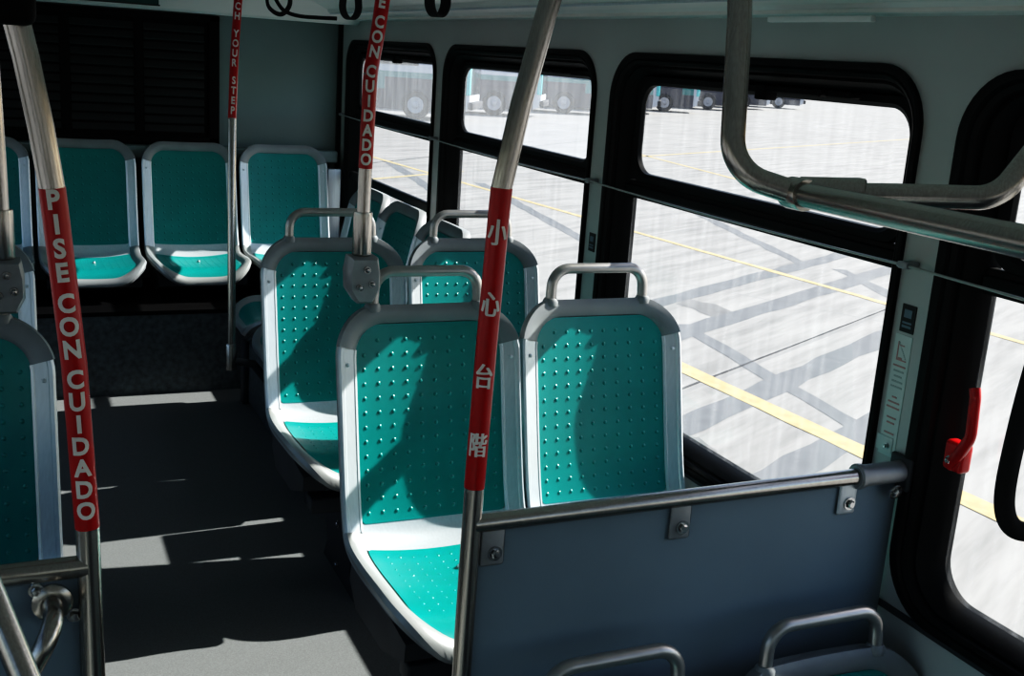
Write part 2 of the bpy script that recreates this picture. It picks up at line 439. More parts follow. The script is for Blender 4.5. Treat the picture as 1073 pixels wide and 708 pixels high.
# ---- windows
def make_window(idx, a, b, hazy=False, side=1):
    cyy, czz, hy, hz = (a+b)/2, (ZT+ZB)/2, (b-a)/2, (ZT-ZB)/2
    root = bpy.data.objects.new('window_%d' % idx, None); COL.objects.link(root); struct(root)
    root.location = (WX, cyy, czz); root.empty_display_size = .05
    # frame: nested rubber ridges stepping out to the glass
    sec = [(0, .0), (0, -.010), (.006, -.013), (.016, -.012), (.019, -.007), (.024, -.010), (.032, -.006), (.036, .004), (.042, .002), (.050, .012), (.056, .022), (.062, .034), (.066, .058)]
    sh_ = lambda d: -.35*d if side else .35*d
    loops = [[(x, p, q) for p, q in rr_loop(sh_(d), 0, hy-d, hz-d*.92, max(.125-d*.75, .03), 10)] for d, x in sec]
    yo = sh_(.066)
    bm = bmesh.new(); loft_loops(bm, loops); obj('window_frame', bm, M['rubber'], root)
    oy = hy-.066; ot = hz-.061; ob = -(hz-.060)
    t0, t1 = -.352+E-czz, -.304+E-czz          # meeting rail between the two panes
    bm = newbox(.026, .050, yo-oy-.004, yo+oy+.004, t0, t1, bev=.004)
    box(bm, .014, .03, yo-oy, yo+oy, t0+.014, t0+.036, bev=.004)
    obj('meeting_rail', bm, M['rubber'], root)
    # hinged upper sash with rounded glass corners
    sc, sh = (t1+ot)/2, (ot-t1)/2
    bm = bmesh.new()
    lo = [[(x, p, q) for p, q in rr_loop(yo, sc, oy-d+.004, sh-d+.004, r, 8)] for d, x, r in ((0, .036, .05), (.004, .026, .05), (.018, .024, .06), (.026, .032, .06), (.027, .046, .06))]
    loft_loops(bm, lo); obj('upper_sash', bm, M['rubber'], root)
    bm = bmesh.new()
    bm.faces.new([bm.verts.new((.042, p, q)) for p, q in rr_loop(yo, sc, oy-.024, sh-.024, .06, 8)])
    obj('upper_pane', bm, M['glasshazy'] if hazy else M['glass'], root, smooth=False)
    bm = bmesh.new()
    bm.faces.new([bm.verts.new((.046, p, q)) for p, q in rr_loop(yo, (t0+ob)/2, oy+.002, (t0-ob)/2+.002, (.04, .04, .005, .005), 6)])
    obj('lower_pane', bm, M['glass'], root, smooth=False)
    # latch bar along the head of the sash
    bm = newbox(-.022, .006, -oy+.12, -oy+.42, ot-.012, ot+.002, bev=.004)
    box(bm, -.024, .012, -oy+.40, -oy+.44, ot-.030, ot+.004, bev=.005)
    lathe(bm, [(0, 0), (.007, 0), (.007, .016), (0, .018)], (-.02, -oy+.20, ot-.005), (-1, 0, 0), 12)
    obj('sash_latch', bm, M['black'], root)
    return root
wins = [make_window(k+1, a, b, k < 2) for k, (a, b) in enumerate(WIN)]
# guard bar across the rearmost window
bm = newbox(.004, .030, -.60, .60, -.64+E-(ZT+ZB)/2, -.60+E-(ZT+ZB)/2, bev=.006)
obj('guard_bar', bm, M['rubber'], wins[0])
for k, (a, b) in enumerate(WIN):      # the windows of the opposite side, seen only in reflections and by the light they let in
    r = dup(wins[min(k, 4)+0 if k else 1], (LX, (a+b)/2, (ZT+ZB)/2), PI)
    r.name = 'window_%d' % (k+7)

# ------------------------------------------------------------------ outside: lot, paint, patches
bm = bmesh.new()
bm.faces.new([bm.verts.new(p) for p in ((-70, -60, GZ), (130, -60, GZ), (130, 160, GZ), (-70, 160, GZ))])
struct(obj('ground', bm, M['concrete'], smooth=False))
GS = 2.30/2.25                   # measured at a slightly higher plane: slide out along the sight lines
def strip_bm(bm, a, b, w, dz, ext=(0, 0), jitter=0.0):
    a = Vector((*a, 0))*GS; b = Vector((*b, 0))*GS; d = (b-a).normalized(); a -= d*ext[0]; b += d*ext[1]
    n = Vector((-d.y, d.x, 0)); N = max(2, int((b-a).length/.35)); L = []; R = []
    for k in range(N+1):
        p = a+(b-a)*k/N
        L.append(bm.verts.new(p+n*(w/2+random.uniform(-jitter, jitter))+Vector((0, 0, GZ+dz))))
        R.append(bm.verts.new(p-n*(w/2+random.uniform(-jitter, jitter))+Vector((0, 0, GZ+dz))))
    for k in range(N): bm.faces.new((L[k], R[k], R[k+1], L[k+1]))
def ground_strip(name, m, *a, **k):
    bm = bmesh.new(); strip_bm(bm, *a, **k); return struct(obj(name, bm, m, smooth=False))
ground_strip('parking_line', M['yellow'], (4.73, 7.155), (4.834, 4.993), .19, .004, ext=(.6, 7), jitter=.008)
ground_strip('parking_line', M['yellow'], (7.526, 19.127), (8.425, 8.753), .11, .004, ext=(6, 9), jitter=.008)
ground_strip('parking_line', M['yellow'], (15.448, 25.976), (14.62, 20.112), .12, .004, ext=(.2, 6))
ground_strip('parking_line', M['yellow'], (15.113, 25.404), (35.702, 37.727), .13, .004, ext=(.5, 6))
ground_strip('parking_line', M['yellow'], (6.09, 19.343), (7.487, 20.309), .12, .004, ext=(1, 1))
for a, b, wd, ex, jt in (((5.788, 9.171), (10.013, 11.513), .25, (4, 2), .02), ((5.27, 7.988), (10.289, 10.702), .27, (2, 5), .02),
                     ((3.878, 5.73), (7.39, 7.652), .25, (2, 5), .02), ((3.969, 4.833), (5.436, 5.578), .26, (1, 1.2), .02),
                     ((5.492, 8.057), (5.147, 5.439), .17, (.3, .4), .02), ((9.119, 10.084), (8.834, 9.271), .18, (.6, .8), .02),
                     ((10.037, 14.535), (9.063, 11.105), .20, (2, .2), .02), ((7.40, 16.052), (6.824, 12.564), .20, (3, 1), .02), ((7.266, 22.658), (6.537, 17.691), .22, (0, 1), .02)):
    ground_strip('ground_patch', M['patch'], a, b, wd, .002+.0002*wd, ext=ex, jitter=jt)
ground_strip('ground_joint', M['tyre'], (4.364, 6.502), (8.344, 8.673), .025, .003, ext=(1.5, 6), jitter=.004)
ground_strip('ground_joint', M['tyre'], (6.962, 22.221), (8.755, 23.803), .05, .003, ext=(2, 12), jitter=.006)
for c, rx, ry in (((3.75, 5.45), .16, .30), ((6.2, 8.9), .2, .5), ((10.5, 16), .3, .8)):
    bm = bmesh.new(); bm.faces.new([bm.verts.new((c[0]*GS+rx*math.cos(t*.3927)*(1+.25*math.sin(t*2.1)), c[1]*GS+ry*math.sin(t*.3927)*(1+.2*math.cos(t*1.7)), GZ+.0015)) for t in range(16)])
    struct(obj('ground_patch', bm, M['oil'], smooth=False))

# ------------------------------------------------------------------ parked buses
def make_bus(loc, rot, label):
    t = thing('parked_bus', label, 'bus', loc, rot, 'buses parked across the lot')
    L0, L1, W, H = -10.0, 1.9, 2.55, 3.1
    sec = rr_loop(0, 0, W/2, (H-.35)/2, (.08, .08, .28, .28), 5)
    bm = bmesh.new(); lo = []
    for x, k in ((L0, .90), (L0+.18, .985), (L0+.5, 1), (L1-.5, 1), (L1-.18, .985), (L1, .90)):
        lo.append([(x, W/2+p*k, .35+(H-.35)/2+q*k) for p, q in sec])
    rings, _ = loft_loops(bm, lo); bm.faces.new(rings[0][::-1]); bm.faces.new(rings[-1])
    obj('body', bm, M['buswhite'], t)
    obj('colour_band', newbox(L0+.3, L1-.32, -.012, .02, 1.0, 1.62), M['busteal'], t, smooth=False)
    obj('skirt', newbox(L0+.3, L1-.30, -.016, .02, .30, 1.0), M['busdark'], t, smooth=False)
    bm = bmesh.new()
    box(bm, -1.15, .95, -.02, .02, .34, 1.42)
    obj('wheel_arch_panel', bm, M['busdark'], t, smooth=False)
    bm = bmesh.new()
    for k in range(6): box(bm, L0+.9+k*1.55, L0+2.3+k*1.55, -.014, .02, 1.85, 2.75, bev=.05)
    obj('side_windows', bm, M['busglass'], t)
    for x in (0, -6.4):
        bm = bmesh.new(); lathe(bm, [(0, -.26), (.42, -.26), (.5, -.2), (.5, .0), (.46, .04), (.30, .03), (.28, 0), (0, 0)], (x, -.03, .5), (0, -1, 0), 28)
        wh = obj('wheel', bm, M['tyre'], t)
        bm = bmesh.new(); lathe(bm, [(.29, .0), (.29, .045), (.25, .05), (.15, .02), (.13, .02), (.12, .06), (.06, .09), (0, .09)], (x, -.03, .5), (0, -1, 0), 24)
        obj('hub', bm, M['hub'], wh)
    # cyan block coloured as the sun glint on the body's end corner
    bm = newbox(L1-.16, L1+.02, -.02, .22, .95, 1.95, bev=.05)
    obj('corner_glint', bm, M['cyan'], t)
    obj('end_dimmer', newbox(L1-.03, L1+.012, .12, W-.12, .95, 2.85, bev=.01), M['busglass'], t)  # dark glass sheet added to dim the sunlit end face
    bm = newbox(L1-.04, L1+.14, .05, W-.05, .45, .72, bev=.05)
    obj('bumper', bm, M['tyre'], t)
    return t
contacts = [((12.911, 37.198), 'hazy parked bus nearest the rear bulkhead, single wheel showing'), ((17.85, 41.871), 'parked bus seen left of the leaning red-banded pole, bright painted corner glint at the pane edge'),
            ((23.086, 46.081), 'parked bus seen right of the leaning red-banded pole through second window'), ((28.156, 49.783), 'parked bus mostly hidden behind the pillar between second and third windows'),
            ((32.905, 53.419), 'distant parked bus at rear corner of third window, wheel beside cyan painted glint'), ((39.728, 59.361), 'distant parked bus just behind the vertical ceiling drop pipe in third window'),
            ((45.87, 64.278), 'far parked bus just forward of the ceiling drop pipe in third window'), ((52.54, 69.187), 'farthest parked bus, forward end of the row, under the sash latch')]
th = math.atan2(-.51, .86)
for k, (c, lab) in enumerate(contacts):
    p = Vector((c[0], c[1], 0))*GS
    if k == 0: bus0 = make_bus((p.x, p.y, GZ), th, lab)
    else: dup(bus0, (p.x, p.y, GZ), th, lab)

# ------------------------------------------------------------------ seats
PR = [(.078, 1.022), (.055, .93), (.030, .82), (.003, .70), (-.022, .60), (-.046, .535), (-.075, .503), (-.125, .486), (-.21, .484), (-.31, .490), (-.40, .494), (-.452, .486), (-.482, .466), (-.494, .436)]
def cat(p0, p1, p2, p3, t):
    return tuple(.5*((2*b)+(-a+c)*t+(2*a-5*b+4*c-d)*t*t+(-a+3*b-3*c+d)*t**3) for a, b, c, d in zip(p0, p1, p2, p3))
fine = []
for i in range(len(PR)-1):
    q = [PR[max(i-1, 0)], PR[i], PR[i+1], PR[min(i+2, len(PR)-1)]]
    for k in range(12): fine.append(cat(*q, k/12))
fine.append(PR[-1])
acc = [0]
for a, b in zip(fine[:-1], fine[1:]): acc.append(acc[-1]+math.dist(a, b))
SL = acc[-1]
def prof_at(s):
    s = max(0, min(SL, s))
    lo, hi = 0, len(acc)-1
    while hi-lo > 1:
        mid = (lo+hi)//2
        if acc[mid] <= s: lo = mid
        else: hi = mid
    t = (s-acc[lo])/(acc[hi]-acc[lo])
    return (fine[lo][0]+(fine[hi][0]-fine[lo][0])*t, fine[lo][1]+(fine[hi][1]-fine[lo][1])*t)
def S(u, s, off=0.0):
    y, z = prof_at(s); y0, z0 = prof_at(s-.012); y1, z1 = prof_at(s+.012)
    ty, tz = y1-y0, z1-z0; l = math.hypot(ty, tz) or 1
    ny, nz = tz/l, -ty/l                       # towards the sitter
    b = .020*(u/.18)**2+.007*min(1, max(0, (abs(u)-.16)/.06))**2
    return Vector((u, y+ny*(off+b), z+nz*(off+b)))
HW = .2172
SC_CREASE0, SC_CREASE1 = None, None
# arc lengths of the landmarks
def s_of_z(z):
    for i, (y, zz) in enumerate(fine):
        if zz <= z: return acc[i]
sA = s_of_z(.545)               # bottom of the back insert
sB = sA+.082                    # top of the seat insert
sCap = s_of_z(.93)
def out_loop(d, n=14):
    # outline inset by d in (u, s); s grows downwards so flip
    L = rr_loop(0, SL/2, HW-d, SL/2-d, (max(.115-d, .02), max(.115-d, .02), max(.15-d, .03), max(.15-d, .03)), n)
    # densify long straight sides
    out = []
    for i, p in enumerate(L):
        q = L[(i+1) % len(L)]; out.append(p)
        dd = math.dist(p, q); m = int(dd/.022)
        for k in range(1, m): out.append((p[0]+(q[0]-p[0])*k/m, p[1]+(q[1]-p[1])*k/m))
    return out
BASE = out_loop(0)
def inset_pts(d):
    # same parametrisation for each inset: move each base point along its inward normal
    n = len(BASE); out = []
    for i in range(n):
        a, b = BASE[i-1], BASE[(i+1) % n]; tx, ty = b[0]-a[0], b[1]-a[1]; l = math.hypot(tx, ty) or 1
        out.append((BASE[i][0]-ty/l*d, BASE[i][1]+tx/l*d))
    return out
def ring_sections(sec, smin, smax, usign=None):
    loops = [[S(u, s, off) for (u, s) in inset_pts(d)] for d, off in sec]
    bm = bmesh.new(); n = len(BASE)
    rings = [[bm.verts.new(p) for p in L] for L in loops]
    for a, b in zip(rings[:-1], rings[1:]):
        for k in range(n):
            k2 = (k+1) % n
            u = (BASE[k][0]+BASE[k2][0])/2; s = (BASE[k][1]+BASE[k2][1])/2
            if not (smin <= s < smax): continue
            if usign and u*usign < 0: continue
            bm.faces.new((a[k], a[k2], b[k2], b[k]))
    bmesh.ops.delete(bm, geom=[v for v in bm.verts if not v.link_faces], context='VERTS')
    return bm
FR = .043
def grid_panel(u0, s0, s1, rt, rb, off, NU=22):
    """insert panel with rounded corners laid on the seat surface"""
    bm = bmesh.new(); rows = []; ss = []; N = 46
    for k in range(N+1): ss.append(s0+(s1-s0)*(.5-.5*math.cos(PI*k/N)) if False else s0+(s1-s0)*k/N)
    extra = [s0+rt*(1-math.cos(a)) for a in (.15, .3, .5)]+[s1-rb*(1-math.cos(a)) for a in (.15, .3, .5)]
    ss = sorted(ss+extra)
    for s in ss:
        hw = u0
        if s < s0+rt: dd = s0+rt-s; hw = u0-rt+math.sqrt(max(0, rt*rt-dd*dd))
        if s > s1-rb: dd = s-(s1-rb); hw = u0-rb+math.sqrt(max(0, rb*rb-dd*dd))
        rows.append([(hw*(-1+2*i/NU), s) for i in range(NU+1)])
    V = []
    for r in rows: V.append([bm.verts.new(S(u, s, off)) for u, s in r])
    for a, b in zip(V[:-1], V[1:]):
        for i in range(NU): bm.faces.new((a[i], a[i+1], b[i+1], b[i]))
    # turned-back edge so that the panel reads as an inlaid pad
    return bm
def bumps(bm, u0, s0, s1, du, ds, r, h, off, rt):
    nu = int((2*u0)/du)
    for j in range(int((s1-s0)/ds)+1):
        s = s0+j*ds
        for i in range(nu+1):
            u = -nu*du/2+i*du
            if s < s0+rt*.35 and abs(u) > u0-rt*.25: continue
            c = S(u, s, off); e1 = (S(u+.004, s, off)-S(u-.004, s, off)).normalized(); e2 = (S(u, s+.004, off)-S(u, s-.004, off)).normalized()
            n = e2.cross(e1).normalized()
            n = n if n.y < 0 or n.z > 0 else -n
            top = bm.verts.new(c+n*h); R = []
            for f, hh in ((.55, .78), (1, -.0003)):
                R.append([bm.verts.new(c+(e1*math.cos(2*PI*q/8)+e2*math.sin(2*PI*q/8))*r*f+n*h*hh) for q in range(8)])
            for q in range(8):
                q2 = (q+1) % 8
                bm.faces.new((top, R[0][q], R[0][q2])); bm.faces.new((R[0][q], R[1][q], R[1][q2], R[0][q2]))

def make_seat(name, label, hoop=True, teal='teal', loc=(0, 0, 0), rot=0, group=None):
    t = thing(name, label, 'seat', loc, rot, group)
    # moulded shell behind everything
    bm = bmesh.new(); V = []
    for k in range(61):
        s = SL*k/60; hw = HW-.004
        rt, rb = .115, .15
        if s < rt: hw = hw-rt+math.sqrt(max(0, rt*rt-(rt-s)**2))
        if s > SL-rb: hw = hw-rb+math.sqrt(max(0, rb*rb-(s-SL+rb)**2))
        V.append([bm.verts.new(S(hw*(-1+2*i/20), s, -.006)) for i in range(21)])
    for a, b in zip(V[:-1], V[1:]):
        for i in range(20): bm.faces.new((a[i], a[i+1], b[i+1], b[i]))
    bmesh.ops.recalc_face_normals(bm, faces=bm.faces)
    bmesh.ops.solidify(bm, geom=list(bm.faces), thickness=.014)
    obj('shell', bm, M['shell'], t)
    # rounded grey cap over the top of the back
    sec = [(-.001, -.022), (-.006, -.008), (-.002, .009), (.010, .012), (.022, .0125), (.034, .010), (FR-.002, .006), (FR, .0)]
    obj('top_cap', ring_sections(sec, -1, sCap), M['cap'], t)
    # aluminium side strips
    sec2 = [(0, -.018), (-.002, .004), (.003, .010), (.010, .0105), (.012, .008), (.036, .0075), (.038, .009), (FR, .007), (FR+.001, 0)]
    for sg in (-1, 1):
        bm = ring_sections(sec2, sCap, sA+.01, sg)
        p = S(sg*(HW-.02), sCap+.035, .009); lathe(bm, [(.0045, -.002), (.0045, .002), (.002, .003), (0, .003)], p, (0, -1, .1), 10)
        obj('side_strip', bm, M['strip'], t)
    sec3 = [(0, -.020), (-.004, -.004), (.002, .009), (.012, .0135), (.024, .012), (.036, .007), (FR, 0)]
    bm = ring_sections(sec3, sA+.01, SL+1)
    obj('cushion_rim', bm, M['shell'], t)
    # bright strip in the crease
    bm = bmesh.new(); V = []
    for k in range(9):
        s = sA-.002+(sB-sA+.004)*k/8; V.append([bm.verts.new(S((HW-FR+.003)*(-1+2*i/16), s, .003)) for i in range(17)])
    for a, b in zip(V[:-1], V[1:]):
        for i in range(16): bm.faces.new((a[i], a[i+1], b[i+1], b[i]))
    obj('crease_strip', bm, M['strip'], t)
    bm = grid_panel(HW-FR, FR, sA, .062, .012, .0045)
    bumps(bm, HW-FR-.012, FR+.036, sA-.02, .0345, .0325, .0052, .0024, .0045, .06)
    obj('back_panel', bm, M[teal], t)
    bm = grid_panel(HW-FR, sB, SL-.034, .012, .10, .0045)
    bumps(bm, HW-FR-.03, sB+.03, SL-.10, .030, .030, .0028, .0016, .0045, .0)
    sp = obj('seat_panel', bm, M[teal], t)
    obj('rivet', bolt_bm(S(.01, sB+.10, .005), (0, 0, 1), .006), M['chrome'], sp)
    # tray under the cushion
    bm = bmesh.new()
    pr = [(-.06, .47), (-.30, .475), (-.44, .465), (-.435, .425), (-.30, .375), (-.10, .37), (-.05, .42)]
    a = [bm.verts.new((-.195, y, z)) for y, z in pr]; b = [bm.verts.new((.195, y, z)) for y, z in pr]
    for k in range(len(pr)): bm.faces.new((a[k], a[(k+1) % len(pr)], b[(k+1) % len(pr)], b[k]))
    bm.faces.new(a); bm.faces.new(b[::-1])
    obj('under_tray', bm, M['under'], t)
    if hoop:
        w2 = .128; zt = 1.100
        pts = smooth_path([(-w2, .067, 1.012), (-w2+.004, .072, zt), (w2-.004, .072, zt), (w2, .067, 1.012)], [.056, .056], 9)
        h = obj('grab_handle', newtube(pts, .0128, 14), M['hoop'], t)
        for sg in (-1, 1):
            bm = bmesh.new()
            lathe(bm, [(0, 0), (.019, 0), (.019, .010), (.0145, .018), (0, .018)], (sg*w2, .067, 1.012), (0, 0, 1), 14)
            obj('handle_collar', bm, M['cap'], h)
    return t

G1 = 'forward facing teal seats with grab handles'
Y1, Y2 = 2.268, 3.165
s0 = make_seat('bus_seat', 'teal bus seat at the aisle right behind the slate partition, nearest lit seat', loc=(.857, Y1, 0), group=G1)
dup(s0, (1.302, Y1, 0), 0, 'teal bus seat against the third window, right behind the slate partition', G1)
dup(s0, (.872, Y2, 0), 0, 'teal bus seat at the aisle in second row, behind the clamp of the red-banded pole', G1)
dup(s0, (1.318, Y2-.02, 0), 0, 'teal bus seat by the window in the second row, partly hidden by its neighbours', G1)
dup(s0, (-.155, Y1, 0), 0, 'shaded teal bus seat across the aisle, cut off by the left picture edge', G1)
dup(s0, (-.172, Y2, 0), 0, 'teal bus seat across the aisle, second row, sliver behind the left seat', G1)
dup(s0, (.890, 1.355, LF+.002), 0, 'low bus seat in front of partition near the pole, only its handle visible', G1)
dup(s0, (1.336, 1.362, LF+.002), 0, 'low bus seat in front of partition beside the window wall', G1)
G2 = 'rear bench seats'
b0 = make_seat('bench_seat', 'rear bench seat in the window corner, right of the thin pole', hoop=False, teal='teal_bench', loc=(1.238, 5.50, .065), group=G2)
dup(b0, (.782, 5.50, .065), 0, 'rear bench seat just left of the thin pole, second from window corner', G2)
dup(b0, (.318, 5.50, .065), 0, 'rear bench seat seen right beside the large left red-banded pole', G2)
dup(b0, (-.142, 5.50, .065), 0, 'rear bench seat cut by the left picture edge, behind the leaning pole', G2)
G3 = 'side facing seats below the rear windows'
sf = make_seat('longitudinal_seat', 'side-facing teal seat nearest the rear bench, under rearmost window', hoop=False, teal='teal_bench', loc=(1.335, 4.508, -.02), rot=-PI/2, group=G3)
dup(sf, (1.335, 4.06, -.02), -PI/2, 'middle side-facing teal seat, in front of the guard bar of rearmost window', G3)
dup(sf, (1.335, 3.612, -.02), -PI/2, 'side-facing teal seat nearest the forward rows, behind the second row window seat', G3)


# under-seat structures
def pedestal(label, x0, x1, yb, bolts):
    t = thing('seat_pedestal', label, 'seat base', (0, 0, 0), 0, 'seat pedestals')
    bm = newbox(x0, x1, yb-.36, yb-.30, .32, .366, bev=.006); box(bm, x0, x1, yb-.14, yb-.08, .32, .366, bev=.006)
    obj('cross_beam', bm, M['under'], t)
    bm = bmesh.new()
    pr = [(yb-.40, .335), (yb-.04, .335), (yb-.10, .12), (yb-.06, FZ), (yb-.40, FZ), (yb-.34, .12)]
    a = [bm.verts.new((x0+.12, y, z)) for y, z in pr]; b = [bm.verts.new((x0+.18, y, z)) for y, z in pr]
    for k in range(6): bm.faces.new((a[k], a[(k+1) % 6], b[(k+1) % 6], b[k]))
    bm.faces.new(a); bm.faces.new(b[::-1])
    lg = obj('leg', bm, M['under'], t, smooth=False)
    for y, z in ((yb-.22, .22), (yb-.22, .09)): obj('bolt', bolt_bm((x0+.119, y, z), (-1, 0, 0), .008), M['chrome'], lg)
    return t
pedestal('dark pedestal under the two seats right behind the partition', .70, 1.50, Y1, 2)
pedestal('dark pedestal under the second row pair of seats', .72, 1.50, Y2, 2)
pedestal('pedestal below the shaded seats across the aisle, behind the left partition', -.78, .02, Y1, 2)
pedestal('pedestal below the second row seats across the aisle', -.78, .02, Y2, 2)
t = thing('wheel_box', 'dark boxed base under the side-facing seats', 'seat base', (0, 0, 0))
obj('box', newbox(.90, 1.28, 3.42, 4.70, FZ, .335, bev=.02), M['carpet'], t)
for y in (3.45, 4.62): obj('post', newbox(.875, .90, y, y+.06, FZ, .335, bev=.006), M['under'], t)
t = thing('sun_blocker', 'added unseen low sun screen between the window seats and the side-facing seats', 'blocker', (0, 0, 0))  # added out of sight to keep sun off the mid-aisle floor
bm = newbox(1.30, 1.53, 3.172, 3.388, FZ, .715, bev=.008); box(bm, 1.301, 1.529, 3.143, 3.385, FZ, .57, bev=.008)
obj('board', bm, M['carpet'], t)
t = thing('rear_bench_base', 'charcoal riser box carrying the rear bench seats', 'seat base', (0, 0, 0))
obj('front_panel', newbox(LX+.01, WX-.03, 4.86, 4.90, FZ, .41), M['carpet'], t, smooth=False)
obj('top_board', newbox(LX+.01, WX-.03, 4.855, 5.56, .41, .428), M['black'], t, smooth=False)  # black so the sunlit ledge reads as a shaded gap under the cushions

# ------------------------------------------------------------------ partitions with leaning stanchions
def chars_of(text, z0, step, gap):
    out = []; z = z0
    for ch in text:
        if ch == ' ': z -= gap-.0; continue
        out.append((ch, z+E)); z -= step
    return out
YP = 1.52; PRD = .0160
def pole_path(p): return smooth_path(p, .5, 6)
rp = [(.650, YP, LF+.002), (.652, YP, -.90+E), (.654, YP, -.664+E), (.660, YP, -.43+E), (.668, YP, -.19+E), (.691, YP, -.065+E), (.722, YP, .067+E), (.775, YP, .27+E)]
t = thing('slate_partition', 'slate grey modesty partition with steel top rail beside the red-banded pole', 'partition', (0, 0, 0))
pl = obj('stanchion', newtube(rp, PRD, 20), M['steel'], t)
CJ = [('小', -.252+E), ('心', -.362+E), ('台', -.476+E), ('階', -.588+E)]
wrap_sticker('warning_sticker', rp, PRD, -.664+E, -.187+E, CJ, (-.62, -1.5, 0), pl, .043, .72, .0002, (-.0011, 0, .0011))
bm = bmesh.new(); pts = [(.655, YP-.002, -.727+E), (1.46, YP-.002, -.7215+E)]
tube(bm, pts, .0155, 18); obj('top_rail', bm, M['steel'], t)
bm = bmesh.new(); tube(bm, [(1.435, YP-.002, -.7217+E), (1.545, YP-.002, -.721+E)], .021, 18)
lathe(bm, [(.021, 0), (.0245, .002), (.0245, .010), (.021, .012)], (1.437, YP-.002, -.7217+E), (1, 0, 0), 18)
ws = obj('wall_socket', bm, M['clamp'], t)
obj('flange_plate', newbox(1.545, 1.558, YP-.028, YP+.03, -.758+E, -.690+E, bev=.006), M['under'], ws)
obj('set_screw', bolt_bm((1.525, YP-.02, -.755+E), (0, -1, -.3), .010), M['chrome'], ws)
obj('panel', newbox(.668, 1.552, YP+.004, YP+.016, LF+.01, -.742+E, bev=.003), M['panel'], t)
for x, zc in ((.692, -.775), (1.052, -.772), (1.425, -.767)):
    bk = obj('bracket', newbox(x-.021, x+.021, YP-.003, YP+.003, zc-.030+E, zc+.036+E, bev=.004), M['clamp'] if x < 1.3 else M['strip'], t)
    obj('bolt', bolt_bm((x+.004, YP-.004, zc-.008+E), (0, -1, 0), .0085), M['chrome'], bk)

lp = [(.081, YP, LF+.002), (.079, YP, -.90+E), (.0765, YP, -.664+E), (.066, YP, -.43+E), (.047, YP, -.20+E), (.036, YP, -.12+E), (.022, YP, -.037+E), (.008, YP, .03+E), (-.03, YP, .17+E), (-.06, YP, .27+E)]
t = thing('slate_partition', 'dark partition across the aisle carrying the large left red-banded pole', 'partition', (0, 0, 0))
pl = obj('stanchion', newtube(lp, PRD, 20), M['steel'], t)
PC = chars_of('PISE CON CUIDADO', -.209, .0312, .0095)
wrap_sticker('warning_sticker', lp, PRD, -.664+E, -.196+E, PC, (-.05, -1.5, 0), pl, .034, .90, .0014)
tube_bm = newtube([(.075, YP-.002, -.7215+E), (-.80, YP-.002, -.725+E)], .0155, 18); obj('top_rail', tube_bm, M['steel'], t)
obj('panel', newbox(-.82, .064, YP+.004, YP+.016, LF+.01, -.742+E, bev=.003), M['panel'], t)
pts = smooth_path([(.028, YP, -.772+E), (.028, YP-.075, -.772+E), (-.03, YP-.085, -.875+E), (-.11, YP-.05, -1.00+E), (-.11, YP+.01, -1.02+E)], [.045, .12, .06], 8)
gh = obj('curved_grip', newtube(pts, .0135, 16), M['steel'], t)
bm = bmesh.new(); lathe(bm, [(0, -.002), (.027, -.002), (.027, .005), (.020, .010), (.014, .010)], (.028, YP+.002, -.772+E), (0, -1, 0), 22)
obj('flange', bm, M['steel'], gh)
for x, z in ((.008, -.752), (.056, -.796)): obj('bolt', bolt_bm((x, YP+.002, z+E), (0, -1, 0), .007), M['chrome'], t)
# dark end fitting at the top of the leaning pole
bm = newbox(-.075, .035, YP-.045, YP+.03, .0+E, .06+E, bev=.012)
obj('end_fitting', bm, M['black'], t)

# slanted steel tube in the bottom left corner
def sight(u, v, d):
    r = CM.transposed() @ Vector(((u-536.5)/1160, (v-354)/1160, 1)); p = r*d; return (p.x, p.y, p.z+E)
g0, g1 = Vector(sight(-60, 500, 1.30)), Vector(sight(52, 772, 1.27))
tag(obj('slanted_grab_tube', newtube(smooth_path([(LX+.002, g0.y+.02, g0.z+.09), g0+(g0-g1)*.22, g1, (g1.x, g1.y, LF+.003)], [.09, .10], 8), .0165, 18), M['steel']), 'slanted steel tube crossing the lower left picture corner before the left partition', 'grab tube')

# ------------------------------------------------------------------ stanchions clamped to the seat handles
def clamped_pole(px, yy, label, text, lean):
    t = thing('seat_stanchion', label, 'grab pole', (0, 0, 0))
    path = [(px, yy, -.44+E), (px+.001*lean, yy, -.30+E), (px+.002*lean, yy, -.24+E), (px+.006*lean, yy, -.05+E), (px+.02*lean, yy, .04+E), (px+.028*lean, yy, .11+E), (px+.05*lean, yy, .33+E)]
    pl = obj('pole', newtube(path, .0148, 18), M['steel'], t)
    if text:
        cs = chars_of('PISE CON CUIDADO', .190, .0308, .0095)
        wrap_sticker('warning_sticker', path, .0148, -.250+E, .226+E, cs, (-.42, -1.5, 0), pl, .034, .86, .0014)
    bm = bmesh.new()
    lathe(bm, [(.0149, .0), (.0205, .0), (.0215, -.006), (.0215, -.092), (.020, -.096), (.0149, -.096)], (px, yy, -.345+E), (0, 0, 1), 20)
    obj('sleeve', bm, M['steel'], t)
    bm = bmesh.new()                    # shield-shaped clamp
    sh = [(-.030, -.442), (.030, -.442), (.036, -.475), (.036, -.515), (.020, -.545), (-.014, -.545), (-.034, -.515), (-.036, -.475)]
    lo = [[(px+x*k, yy+y, z+(.0 if k == 1 else (-.49-z)*.10)+E) for x, z in sh] for y, k in ((-.034, .86), (-.026, 1), (.022, 1), (.028, .9))]
    rings, _ = loft_loops(bm, lo); bm.faces.new(rings[0][::-1]); bm.faces.new(rings[-1])
    cl = obj('clamp', bm, M['clamp'], t)
    for x, z in ((.004, -.468), (.016, -.500), (-.012, -.507)):
        obj('bolt', bolt_bm((px+x, yy-.035, z+E), (0, -1, 0), .0055), M['chrome'], cl)
    return t
clamped_pole(.700, Y1+.068, 'steel pole with red Spanish warning clamped to the nearest aisle seat handle', True, 1)
